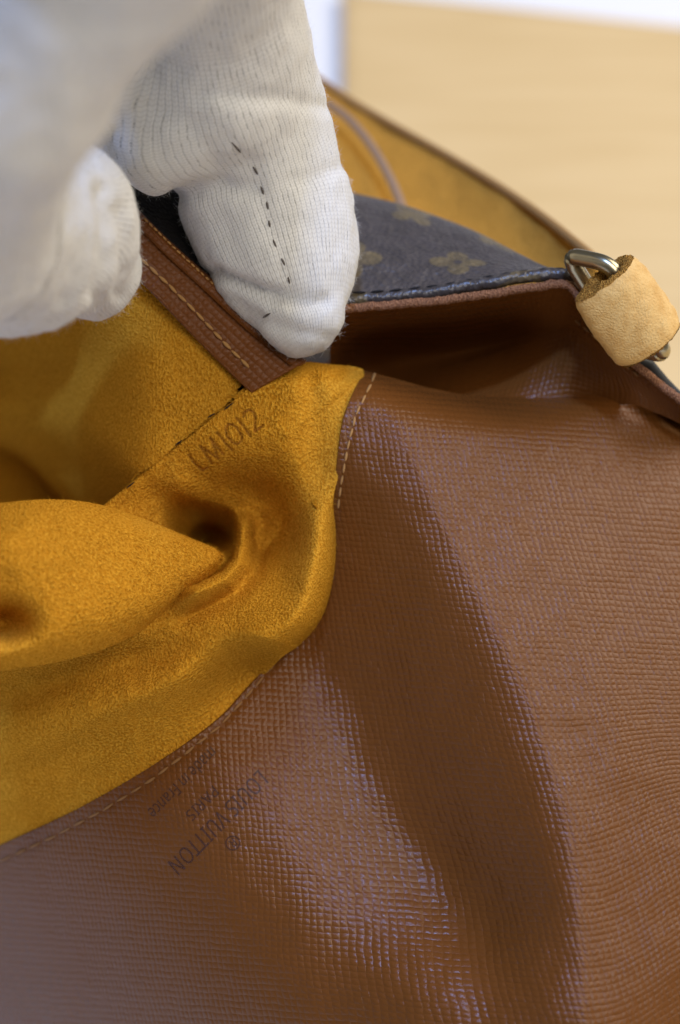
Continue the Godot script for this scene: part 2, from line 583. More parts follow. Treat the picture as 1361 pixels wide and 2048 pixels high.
func inside_roll(p: Vector2) -> float:        # px on the hole's side of the rolled fold, negative on the other
	var best := 1e9
	var sign_ := 1.0
	for i in range(1, roll_line.size()):
		var a := roll_line[i - 1]
		var b := roll_line[i]
		var q := Geometry2D.get_closest_point_to_segment(p, a, b)
		var d := q.distance_to(p)
		if d < best:
			best = d
			sign_ = signf((b - a).cross(p - a))
	return best * sign_

func lining_z(x: float, y: float) -> float:
	var z := tilt(y) * smooth(900, 1300, y) - 3.0 * smooth(1200, 1420, y)
	if x < 450.0: z -= 0.00008 * (x - 450.0) * (x - 450.0) * smooth(1250, 1560, y)
	# the bowl that the fold makes, and the hole left of the rolled fold
	var dx := (x - 500.0) / (112.0 if x > 500.0 else 190.0)
	var dy := (y - 1052.0) / (104.0 if y < 1052.0 else 92.0)
	z -= 11.0 * exp(-pow(dx * dx + dy * dy, 1.3))
	var rim := 1004.0 + (x - 360.0) * 0.27
	if x > 200.0 and x < 640.0 and y > 960.0 and y < 1300.0:
		var q := inside_roll(Vector2(x, y))
		z -= 22.0 * smooth(-20.0, 62.0, y - rim) * smooth(10.0, 28.0, q) * smooth(320.0, 420.0, x)
		z += (6.5 * bell(q / 21.0) - 1.8 * bell((q + 40.0) / 17.0)) * smooth(1012.0, 1062.0, y) * smooth(335.0, 395.0, x)
	z += 1.6 * bell((y - rim + 26.0) / 30.0) * smooth(300, 380, x) * smooth(560, 480, x)
	z -= 1.3 * bell(near_line(dip_line, Vector2(x, y)) / 26.0)
	# the bulging rim over the leather
	z += 3.4 * bell((x - 632.0) / 50.0) * bell((y - 1110.0) / 150.0)
	z += 2.5 * bell((x - 560.0) / 90.0) * bell((y - 1255.0) / 60.0)
	z += 2.4 * bell((y - 1490.0 + x * 0.36) / 62.0) * smooth(620, 420, x) - 2.6 * bell((y - 1385.0 + x * 0.24) / 42.0) * smooth(470, 250, x)
	z -= 1.3 * bell((y - 1575.0 + x * 0.50) / 34.0) * smooth(420, 200, x)
	z += 0.3 * lump.get_noise_2d(x * 1.4 + 300.0, y * 1.4)
	return z

func join_z(x: float, y: float, s: float, t: float) -> float:        # the lining as sewn: under the leather at the seam, rolled over it at the bulge
	var z := lining_z(x, y)
	var k := knots[int(s * 620.0 + 0.5)]
	var e := t * 260.0
	var top := smooth(0.4, 1.4, k) * smooth(4.8, 3.6, k)
	var bulge := smooth(6.7, 9.0, k) * smooth(14.6, 13.0, k)
	var sewn := smooth(3.0, 4.6, k) * smooth(8.8, 6.6, k) + smooth(13.2, 14.8, k)
	z -= 6.5 * top * pow(clampf(1.0 - e / 40.0, 0.0, 1.0), 2.2)
	if bulge > 0.0:
		var over := leather_z(x, y) + 0.3
		var roll := pow(clampf(1.0 - e / 48.0, 0.0, 1.0), 2.6)
		z = lerpf(z, maxf(lerpf(z, over, roll), over), bulge)
	return lerpf(z, leather_z(x, y) - 0.6, clampf(sewn, 0.0, 1.0) * smooth(110.0, 4.0, e))

func stamped_z(x: float, y: float, s: float, t: float) -> float:
	var z := join_z(x, y, s, t)
	if x > 365.0 and x < 535.0 and y > 810.0 and y < 950.0:
		z -= 0.22 * smooth(3.4, 1.0, letter_gap(x, y))
	return z

func letter_gap(x: float, y: float) -> float:
	var best := 1e9
	for l in letters: best = minf(best, near_line(l, Vector2(x, y)))
	return best

func lining_tint(x: float, y: float) -> Color:
	if x > 365.0 and x < 535.0 and y > 810.0 and y < 950.0:
		var t := smooth(3.2, 1.2, letter_gap(x, y))
		return Color(1, 1, 1).lerp(Color(0.64, 0.56, 0.9), t)
	return Color(1, 1, 1)

func back_lining_z(x: float, y: float) -> float:
	var z := -0.9
	z -= 34.0 * smooth(330, -60, x) * smooth(500, 740, y)
	z -= 12.0 * smooth(250, 60, x - (y - 900.0) * 0.9) * smooth(790, 950, y)
	z += 0.3 * lump.get_noise_2d(x * 1.2, y * 1.2 + 700.0)
	var past := ((x - 500.0) * 235.0 + (y - 775.0) * 285.0) / 369.4     # px beyond the seam, under the folded lining
	z = lerpf(z, minf(lining_z(x, y), z) - 1.4, smooth(-6.0, 10.0, past))
	return z

func white(_x, _y) -> Color:
	return Color(1, 1, 1)

# ---------------------------------------------------------------- the scene
func _ready() -> void:
	rng.seed = 7
	lump.seed = 3
	lump.frequency = 0.008
	lump.fractal_octaves = 3
	var cam := Camera3D.new()
	cam.name = "camera"
	cam.fov = FOV
	cam.near = 0.02
	cam.far = 20.0
	var lens := CameraAttributesPhysical.new()
	lens.frustum_focal_length = 24.0
	lens.frustum_focus_distance = 0.185
	lens.exposure_aperture = 24.0 / 4.0
	cam.attributes = lens
	cam.fov = FOV
	add_child(cam)
	cam.transform = Transform3D(turn, place(Vector3(0, 0, FOCUS)))
	cam.current = true
	var env := Environment.new()
	env.background_mode = Environment.BG_COLOR
	env.background_color = Color(0.105, 0.10, 0.094).linear_to_srgb()
	env.tonemap_mode = Environment.TONE_MAPPER_LINEAR
	env.tonemap_exposure = 1.24
	env.sdfgi_enabled = true
	env.ssao_enabled = true
	env.ssil_enabled = true
	var we := WorldEnvironment.new()
	we.name = "environment"
	we.environment = env
	add_child(we)
	lamp("side_window", Vector3(1.08, 1.06, -0.48), Vector3(0, 0.13, 0), Vector2(1.0, 1.0), Color(1.0, 0.96, 0.90), 1.5)
	lamp("far_window", Vector3(-0.06, 1.5, 0.16), Vector3(0, 0.13, 0.04), Vector2(0.11, 0.085), Color(0.56, 0.71, 1.0), 1.1)
	lamp("ceiling_panel", Vector3(0.42, 1.3, 0.62), Vector3(0, 0.13, 0), Vector2(0.7, 0.7), Color(1.0, 0.97, 0.93), 0.78)

	make_materials()
	make_stitch()
	setting()
	build_bag()
	build_glove()

func lamp(called: String, from: Vector3, to: Vector3, size: Vector2, c: Color, energy: float) -> void:
	var l := AreaLight3D.new()
	l.name = called
	l.area_size = size
	l.light_color = c
	l.light_energy = energy
	l.shadow_enabled = true
	l.area_range = 5.0
	add_child(l)
	l.look_at_from_position(from, to, Vector3.UP if absf((to - from).normalized().y) < 0.95 else Vector3.FORWARD)

func setting() -> void:
	var f := PlaneMesh.new()
	f.size = Vector2(8, 8)
	var o := child("floor", f, M["white top"], self)
	o.position = Vector3(0, -0.0045, 0)
	tag(o, "white surface under the wooden board", "", "structure")
	# a board whose left and far edges show at the top of the picture
	var near_left := on_level(685, 190)
	var corner := on_level(684, -22)
	var far_right := on_level(1361, 52)
	var a := corner + (near_left - corner).normalized() * 0.75
	var d := corner + (far_right - corner).normalized() * 0.8
	var b := a + d - corner
	var st := SurfaceTool.new()
	st.begin(Mesh.PRIMITIVE_TRIANGLES)
	var ring := [corner, d, b, a]
	var mid := (corner + b) * 0.5
	var levels := [[0.0, 0.985], [0.0, 0.999], [-0.0006, 1.0], [-0.0034, 1.0], [-0.004, 0.999]]
	for k in 4:
		var p: Vector3 = ring[k]
		var q: Vector3 = ring[(k + 1) % 4]
		for s in levels.size() - 1:
			var quad := []
			for e in [[p, s], [q, s], [q, s + 1], [p, s + 1]]:
				var g: Vector3 = mid + (e[0] - mid) * levels[e[1]][1]
				g.y = levels[e[1]][0]
				quad.append(g)
			for t in [0, 2, 1, 0, 3, 2]:
				st.set_uv(Vector2(quad[t].x, quad[t].z) * 1.2)
				st.add_vertex(quad[t])
	var inner := []
	for k in 4:
		var g: Vector3 = mid + (ring[k] - mid) * 0.985
		g.y = 0.0
		inner.append(g)
	for t in [0, 1, 2, 0, 2, 3]:
		st.set_uv(Vector2(inner[t].x, inner[t].z) * 1.2)
		st.add_vertex(inner[t])
	st.generate_normals()
	var board := child("wooden_board", st.commit(), M["pale wood"], self)
	tag(board, "pale cream wooden board lying under the opened bag", "board")

func knot(s: float) -> float:        # share of the outline's length -> number of its point
	var all := 0.0
	for k in outline.size() - 1: all += outline[k].distance_to(outline[k + 1])
	var run := 0.0
	for k in outline.size() - 1:
		var l := outline[k].distance_to(outline[k + 1])
		if run + l >= s * all: return k + (s * all - run) / l
		run += l
	return outline.size() - 1.0

func build_bag() -> void:
	bag = Node3D.new()
	bag.name = "shoulder_bag"
	add_child(bag)
	tag(bag, "brown leather shoulder bag held open with its yellow suede lining turned out", "bag")
	# ---- strokes of the stamped date code
	for s in [
		[Vector2(235, 800), Vector2(290, 890), Vector2(400, 995), Vector2(470, 960)],
		[Vector2(520, 910), Vector2(375, 690), Vector2(600, 850), Vector2(500, 590), Vector2(660, 800)],
		[Vector2(585, 525), Vector2(680, 650), Vector2(770, 745)],
		[Vector2(720, 425), Vector2(690, 470), Vector2(700, 560), Vector2(760, 640), Vector2(830, 675), Vector2(885, 630), Vector2(890, 570), Vector2(830, 470), Vector2(770, 425), Vector2(720, 425)],
		[Vector2(825, 350), Vector2(910, 450), Vector2(995, 570)],
		[Vector2(915, 330), Vector2(915, 280), Vector2(970, 245), Vector2(1030, 270), Vector2(1055, 340), Vector2(1050, 515), Vector2(1150, 440)],
	]:
		var l := PackedVector2Array()
		for p in s: l.append(Vector2(340, 780) + p * 0.1617)
		letters.append(l)
	# ---- the big brown leather panel
	var left := [Vector2(728, 741), Vector2(691, 832), Vector2(677, 920), Vector2(667, 1000), Vector2(652, 1090), Vector2(630, 1180), Vector2(590, 1270), Vector2(500, 1374), Vector2(430, 1446), Vector2(300, 1536), Vector2(150, 1622), Vector2(0, 1692), Vector2(-60, 1722), Vector2(-90, 1800), Vector2(-100, 1900), Vector2(-105, 2020), Vector2(-110, 2150)]
	var rows := []
	for k in left.size():
		var p: Vector2 = left[k]
		var f := float(k) / (left.size() - 1)
		var yr := lerpf(p.y + 40.0, p.y + 20.0, f)
		var lift := 60.0 * smooth(1300, 1700, p.y)
		var rx := table(ridge, yr)
		if k == 0:
			rows.append([Vector3(728, 741, 0), Vector3(790, 757, 0), Vector3(860, 776, 0), Vector3(940, 790, 0), Vector3(1020, 792, 0), Vector3(1110, 778, 0), Vector3(1190, 752, 0), Vector3(1262, 740, 0), Vector3(1310, 768, 0), Vector3(1372, 808, 0)])
			continue
		rows.append([Vector3(p.x, p.y, 0), Vector3(lerpf(p.x, rx, 0.5), lerpf(p.y, yr, 0.5), 0), Vector3(rx, yr, 0), Vector3(lerpf(rx, 1420, 0.5), yr + 35.0 - lift * 0.6, 0), Vector3(1425, yr + 60.0 - lift * 1.6, 0)])
	var panel := child("leather_panel", sheet(rows, 300, 360, func(x, y, _s, _t): return leather_z(x, y), 0.7, 0.5, null, false, true), M["brown leather"], bag)
	tag(panel, "brown cross-grained leather panel with faded stamp")
	# ---- suede lining: the folded piece with the date code
	var inner := [Vector2(205, 1018), Vector2(250, 1040), Vector2(300, 1062), Vector2(350, 1078), Vector2(385, 1088), Vector2(398, 1094), Vector2(404, 1098), Vector2(406, 1101), Vector2(407, 1104), Vector2(406, 1108), Vector2(403, 1112), Vector2(398, 1116), Vector2(388, 1122), Vector2(372, 1132), Vector2(350, 1146), Vector2(315, 1168), Vector2(270, 1192), Vector2(190, 1228), Vector2(90, 1262), Vector2(0, 1290), Vector2(-70, 1310)]
	var ra := []
	var rb := []
	for k in 621: knots.append(knot(k / 620.0))
	for k in outline.size():
		ra.append(Vector3(outline[k].x, outline[k].y, 0))
		rb.append(Vector3(inner[k].x, inner[k].y, 0))
	var fold := child("suede_lining", sheet([ra, rb], 620, 220, func(x, y, s, t): return stamped_z(x, y, s, t), 0.9, 0.5, lining_tint), M["suede"], bag)
	tag(fold, "yellow suede lining folded round a hollow and stamped LM1012")
	# ---- suede behind the band
	var back := child("suede_lining", sheet([
		[Vector3(-90, 560, 0), Vector3(60, 510, 0), Vector3(180, 470, 0), Vector3(262, 520, 0), Vector3(380, 640, 0), Vector3(440, 705, 0), Vector3(520, 775, 0)],
		[Vector3(-90, 760, 0), Vector3(20, 760, 0), Vector3(110, 775, 0), Vector3(200, 790, 0), Vector3(300, 815, 0), Vector3(380, 835, 0), Vector3(440, 845, 0)],
		[Vector3(-90, 850, 0), Vector3(0, 862, 0), Vector3(70, 895, 0), Vector3(110, 935, 0), Vector3(150, 970, 0), Vector3(200, 1010, 0), Vector3(250, 1035, 0)],
		[Vector3(-90, 905, -20), Vector3(0, 915, -20), Vector3(60, 945, -20), Vector3(100, 980, -20), Vector3(140, 1010, -18), Vector3(195, 1040, -14), Vector3(250, 1060, -10)],
		[Vector3(-90, 1000, -42), Vector3(0, 1010, -42), Vector3(60, 1040, -42), Vector3(100, 1060, -42), Vector3(140, 1080, -38), Vector3(195, 1090, -32), Vector3(250, 1100, -26)],
	], 200, 220, func(x, y, _s, _t): return back_lining_z(x, y), 0.9, 0.5, white), M["suede"], bag)
	tag(back, "plain yellow suede lining below the brown leather band")
	# ---- the near fold of suede, a soft cone with a dimple
	var cone := func(x, y, s, t):
		var z := 20.0 - 17.0 * smooth(-60, 455, x) + 2.5 * smooth(1080, 1300, y)
		var e: float = 2.0 * absf(t - 0.5)
		var nose := smooth(0.86, 1.0, s)
		z -= (5.0 - 2.5 * nose) * pow(e, 5.0) + 2.0 * nose * nose
		z += 0.0
		z += 2.2 * (1.0 - e * e)
		z -= 9.0 * exp(-pow(Vector2((x - 2.0) / 52.0, (y - 1248.0) / 34.0).length(), 2.0)) + 3.0 * exp(-pow(Vector2((x + 10.0) / 110.0, (y - 1205.0) / 70.0).length(), 2.0))
		z += 0.3 * lump.get_noise_2d(x * 1.3 + 900.0, y * 1.3)
		return z
	var near := child("suede_lining", sheet([
		[Vector3(-90, 1016, 0), Vector3(0, 1006, 0), Vector3(80, 999, 0), Vector3(150, 1001, 0), Vector3(215, 1013, 0), Vector3(300, 1042, 0), Vector3(370, 1071, 0), Vector3(425, 1094, 0), Vector3(443, 1108, 0)],
		[Vector3(-90, 1356, 0), Vector3(0, 1342, 0), Vector3(100, 1327, 0), Vector3(200, 1301, 0), Vector3(280, 1264, 0), Vector3(340, 1225, 0), Vector3(395, 1180, 0), Vector3(430, 1146, 0), Vector3(444, 1122, 0)],
	], 200, 160, cone, 0.5, 0.5, white), M["suede"], bag)
	var behind := child("suede_lining", sheet([
		[Vector3(-90, 1030, 12), Vector3(0, 1018, 12), Vector3(80, 1010, 10), Vector3(150, 1010, 8), Vector3(215, 1022, 6), Vector3(300, 1050, 3), Vector3(370, 1080, 0)],
		[Vector3(-90, 1060, -8), Vector3(0, 1050, -10), Vector3(80, 1040, -12), Vector3(150, 1040, -14), Vector3(215, 1050, -14), Vector3(300, 1075, -14), Vector3(370, 1090, -14)],
		[Vector3(-90, 1080, -40), Vector3(0, 1070, -44), Vector3(80, 1060, -46), Vector3(150, 1060, -46), Vector3(215, 1070, -44), Vector3(300, 1090, -40), Vector3(370, 1100, -36)],
	], 40, 30, func(_x, _y, _s, _t): return 0.0, 0.0, 0.5, white), M["suede"], bag)
	tag(behind, "underside of the near suede fold")
	tag(near, "rounded yellow suede fold with a dimple at the left")
	# ---- the lining deep inside, behind the gaps
	var deep_lining := child("suede_lining", sheet([
		[Vector3(-120, 720, -42), Vector3(200, 800, -50), Vector3(500, 800, -44), Vector3(690, 700, -44), Vector3(760, 560, -40)],
		[Vector3(-120, 1000, -54), Vector3(200, 1000, -56), Vector3(450, 1050, -50), Vector3(680, 950, -42), Vector3(800, 800, -40)],
		[Vector3(-120, 1350, -20), Vector3(200, 1350, -26), Vector3(450, 1300, -30), Vector3(680, 1200, -34), Vector3(820, 1000, -40)],
	], 40, 40, func(_x, _y, _s, _t): return 0.0, 0.8, 0.5, white), M["suede"], bag)
	tag(deep_lining, "dark inner lining deep in the gaps")
	# ---- the brown leather band along the lining's edge
	var band_z := func(x, _y): return 0.4 + 2.0 * smooth(450, 200, x)
	var band := child("leather_band", sheet([
		[Vector3(190, 330, 0), Vector3(289, 431, 0), Vector3(360, 500, 0), Vector3(430, 562, 0), Vector3(515, 640, 0), Vector3(612, 718, 0)],
		[Vector3(135, 400, 0), Vector3(268, 541, 0), Vector3(325, 600, 0), Vector3(380, 658, 0), Vector3(440, 720, 0), Vector3(503, 781, 0)],
	], 120, 60, func(x, y, _s, t): return band_z.call(x, y) - 1.2 * pow(clampf(1.0 - t / 0.16, 0.0, 1.0), 2.0), 0.8, 0.5), M["trim leather"], bag)
	tag(band, "brown leather band edging the lining")
	# the coated canvas outside of the pinched lip
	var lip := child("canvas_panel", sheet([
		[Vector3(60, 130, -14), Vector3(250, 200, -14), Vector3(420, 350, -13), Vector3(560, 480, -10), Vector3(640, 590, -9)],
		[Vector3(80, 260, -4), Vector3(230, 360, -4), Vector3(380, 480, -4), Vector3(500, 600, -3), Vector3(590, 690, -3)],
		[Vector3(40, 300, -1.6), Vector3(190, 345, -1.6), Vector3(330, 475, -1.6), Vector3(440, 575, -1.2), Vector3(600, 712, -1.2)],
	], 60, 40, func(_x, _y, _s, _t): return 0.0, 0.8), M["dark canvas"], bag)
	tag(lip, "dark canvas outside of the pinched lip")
	front_wall()
	rear_flap()
	ring_and_tab()
	# ---- stitching
	var lz := func(x, y): return leather_z(x, y)
	sew(Array(seam_a), 24.0, 0.22, 0.36, lz, 0.05, M["gold thread"], bag)
	sew(Array(seam_b), 33.0, 0.25, 0.36, lz, 0.05, M["thread"], bag)
	var bz := func(x, y): return band_z.call(x, y)
	sew([Vector2(280, 515), Vector2(340, 572), Vector2(400, 632), Vector2(455, 692), Vector2(512, 748)], 26.0, 0.12, 0.45, bz, 0.05, M["gold thread"], bag)
	sew([Vector2(288, 436), Vector2(350, 497), Vector2(420, 562), Vector2(470, 612)], 13.0, 0.2, 0.30, func(x, y): return band_z.call(x, y) - 0.7, 0.2, M["gold thread"], bag)
	var made := 0
	for o in [fold, back, near]:
		var a: Array = o.mesh.surface_get_arrays(0)
		for tone in ["pale yellow fibre", "deep yellow fibre"]:
			fibres("suede_nap", bag, M[tone], a[Mesh.ARRAY_VERTEX], a[Mesh.ARRAY_NORMAL], a[Mesh.ARRAY_INDEX], [7000, 4000, 3500][made], 0.55, 0.013, 0.93)
		made += 1
	# a few dark threads in the seam beside the date code
	for s in [[Vector2(470, 803), Vector2(446, 822)], [Vector2(431, 826), Vector2(415, 836)], [Vector2(366, 880), Vector2(350, 891)], [Vector2(272, 962), Vector2(252, 978)]]:
		sew(s, s[0].distance_to(s[1]) * 0.99, 0.1, 0.2, func(x, y): return lining_z(x, y), -0.05, M["dark thread"], bag)
	stamp()

func front_wall() -> void:
	# the wall across the opening, seen from inside below its cut edge
	var edge := [Vector3(660, 618, -4), Vector3(720, 613, -4), Vector3(800, 607, -4), Vector3(900, 598, -4), Vector3(1000, 583, -4), Vector3(1080, 571, -4), Vector3(1128, 567, -4), Vector3(1150, 583, -4), Vector3(1168, 622, -4), Vector3(1195, 668, -4), Vector3(1240, 707, -4.5), Vector3(1290, 745, -5), Vector3(1340, 785, -5.5), Vector3(1400, 830, -6)]
	var wall := child("leather_wall", sheet([
		edge,
		[Vector3(660, 690, -16), Vector3(720, 690, -25), Vector3(800, 690, -27), Vector3(900, 690, -26), Vector3(1000, 672, -22), Vector3(1080, 650, -14), Vector3(1128, 645, -11), Vector3(1155, 648, -9), Vector3(1180, 665, -7), Vector3(1210, 695, -6.4), Vector3(1250, 730, -6), Vector3(1295, 765, -6), Vector3(1345, 800, -6.5), Vector3(1400, 842, -7)],
		[Vector3(660, 760, -24), Vector3(720, 760, -32), Vector3(800, 755, -30), Vector3(900, 742, -25), Vector3(1000, 712, -21), Vector3(1080, 685, -15), Vector3(1128, 672, -12), Vector3(1160, 680, -10), Vector3(1190, 700, -8.5), Vector3(1220, 725, -7.5), Vector3(1258, 755, -7), Vector3(1300, 785, -7), Vector3(1350, 815, -7.5), Vector3(1400, 855, -8)],
		[Vector3(660, 860, -22), Vector3(720, 850, -20), Vector3(800, 840, -17), Vector3(900, 830, -13), Vector3(1000, 815, -12), Vector3(1080, 805, -12), Vector3(1128, 800, -12), Vector3(1160, 800, -12), Vector3(1195, 805, -12), Vector3(1230, 810, -11), Vector3(1270, 810, -9), Vector3(1310, 825, -9), Vector3(1355, 845, -9.5), Vector3(1400, 875, -10)],
	], 260, 120, func(_x, _y, _s, _t): return 0.0, 0.0, 0.6), M["brown leather"], bag)
	tag(wall, "shadowed inner leather across the opening")
	var shift := func(list: Array, dx: float, dy: float, dz: float, n: int) -> PackedVector3Array:
		var out := PackedVector3Array()
		for p in even(spline3(list, n), n): out.append(local(p.x + dx, p.y + dy + 2.6 * lump.get_noise_2d(p.x * 3.0, 40.0), p.z + dz))
		return out
	var ragged := func(s, a): return 0.53 + 0.10 * lump.get_noise_2d(s * 9000.0, a * 60.0) + 0.10 * lump.get_noise_2d(s * 30000.0, a * 120.0)
	var rim := child("raw_edge", tube(shift.call(edge, 2.0, 1.0, 0.5, 420), 12, ragged, 0.9), M["raw edge"], bag)
	tag(rim, "frayed pinkish-brown cut edge of the opening")
	var pipe_path := [Vector3(640, 606, -5.0), Vector3(720, 598, -5.0), Vector3(800, 592, -4.8), Vector3(880, 583, -4.6), Vector3(960, 569, -4.5), Vector3(1040, 555, -4.4), Vector3(1100, 549, -4.4), Vector3(1150, 553, -4.8), Vector3(1178, 570, -6.5)]
	var plump := func(s, a): return 0.80 * (1.0 + 0.09 * lump.get_noise_2d(s * 7000.0, a * 80.0) - 0.5 * smooth(0.93, 1.0, s))
	var pipe := child("piping", tube(shift.call(pipe_path, 0.0, 0.0, 0.0, 260), 16, plump, 1.0), M["piping canvas"], bag)
	tag(pipe, "dark glossy canvas piping along the opening")
	# outer canvas, rising behind the piping and falling out of sight
	var top := [Vector3(560, 350, -30), Vector3(640, 372, -29), Vector3(705, 388, -28), Vector3(800, 410, -26), Vector3(880, 436, -23), Vector3(960, 467, -19), Vector3(1040, 508, -14), Vector3(1100, 537, -9.5), Vector3(1165, 556, -7)]
	var foot := [Vector3(560, 604, -5.2), Vector3(640, 597, -5.0), Vector3(720, 590, -5.0), Vector3(800, 584, -4.8), Vector3(880, 575, -4.6), Vector3(960, 561, -4.5), Vector3(1040, 547, -4.4), Vector3(1100, 542, -4.6), Vector3(1165, 552, -6)]
	var mid := []
	var hid := []
	for k in top.size():
		var m: Vector3 = top[k].lerp(foot[k], 0.5)
		m.z += 3.0 * (foot[k].y - top[k].y) / 220.0
		mid.append(m)
		hid.append(top[k] + Vector3(4, 26, -9))
	var canvas := child("canvas_panel", sheet([foot, mid, top, hid], 180, 110, func(x, y, _s, _t): return 0.35 * lump.get_noise_2d(x * 2.0, y * 4.0), 0.0, 0.5, null, true), M["coated canvas"], bag)
	tag(canvas, "dark coated canvas with faded tan emblems")
	sew([Vector2(700, 586), Vector2(800, 580), Vector2(880, 571), Vector2(960, 557), Vector2(1040, 543), Vector2(1110, 537), Vector2(1150, 541)], 37.0, 0.3, 0.34, func(x, _y): return -4.4, 0.0, M["dark thread"], bag)
	var inner_seam := PackedVector2Array([Vector2(-11.0, 1128), Vector2(-9.0, 1155), Vector2(-7.0, 1180), Vector2(-6.4, 1210), Vector2(-6.0, 1250), Vector2(-6.0, 1295)])
	sew([Vector2(1136, 620), Vector2(1152, 643), Vector2(1180, 665), Vector2(1210, 695), Vector2(1250, 730), Vector2(1290, 762)], 22.0, 0.3, 0.34, func(x, _y): return table(inner_seam, x), 0.35, M["thread"], bag)
	# black tip under the tan tab, and the outer canvas that goes down to the board
	var slip := child("canvas_binding", tube(PackedVector3Array([local(1262, 716, -6), local(1300, 730, -7), local(1330, 765, -8), local(1400, 835, -9)]), 8, func(s, _a): return 0.8 - 0.2 * s, 0.6), M["black plastic"], bag)
	tag(slip, "black binding under the tan tab")
	var outer := child("canvas_body", sheet([
		[Vector3(1420, 850, -10), Vector3(1330, 790, -10), Vector3(1180, 640, -19), Vector3(1000, 570, -28), Vector3(700, 500, -32), Vector3(300, 400, -30), Vector3(-100, 350, -20)],
		[Vector3(1480, 1000, -40), Vector3(1360, 960, -48), Vector3(1180, 860, -55), Vector3(1000, 780, -60), Vector3(700, 740, -70), Vector3(300, 700, -70), Vector3(-100, 650, -60)],
		[Vector3(1600, 1400, -70), Vector3(1400, 1340, -80), Vector3(1200, 1250, -88), Vector3(1000, 1180, -92), Vector3(700, 1120, -96), Vector3(300, 1100, -98), Vector3(-100, 1100, -98)],
	], 40, 30, func(_x, _y, _s, _t): return 0.0, 1.0), M["coated canvas"], bag)
	tag(outer, "outer canvas wall standing on the board")

func rear_flap() -> void:
	var top := [Vector3(560, 118, -86), Vector3(622, 152, -84), Vector3(700, 204, -80), Vector3(800, 262, -72), Vector3(900, 318, -62), Vector3(1000, 378, -50), Vector3(1090, 440, -38), Vector3(1180, 512, -24)]
	var low := [Vector3(560, 480, -48), Vector3(630, 490, -46), Vector3(700, 500, -44), Vector3(800, 520, -40), Vector3(900, 545, -36), Vector3(1000, 570, -31), Vector3(1090, 590, -26), Vector3(1190, 590, -20)]
	var mid := []
	for k in top.size():
		mid.append(top[k].lerp(low[k], 0.5) + Vector3(0, 0, -2.0))
	var flap := child("rear_flap", sheet([top, mid, low], 120, 60, func(x, y, _s, _t): return 1.2 * lump.get_noise_2d(x * 0.8, y * 0.8), 1.2, 0.5, white), M["faded suede"], bag)
	tag(flap, "yellow suede inside of the raised rear flap")
	var p := PackedVector3Array()
	for q in even(spline3(top, 100), 100): p.append(local(q.x, q.y - 3.0, q.z + 0.4))
	var trim := child("flap_edge", tube(p, 10, func(_s, _a): return 0.7, 1.0), M["flap binding"], bag)
	tag(trim, "brown edge of the rear flap")
	p = PackedVector3Array()
	for q in even(spline3([Vector3(655, 205, -72), Vector3(700, 240, -67), Vector3(742, 290, -60), Vector3(775, 345, -52), Vector3(800, 400, -44), Vector3(815, 450, -36)], 60), 60): p.append(local(q.x, q.y, q.z))
	var strap := child("flap_strip", tube(p, 10, func(_s, _a): return 0.7, 0.4), M["pink leather"], bag)
	tag(strap, "pinkish leather strip curving across the flap lining")

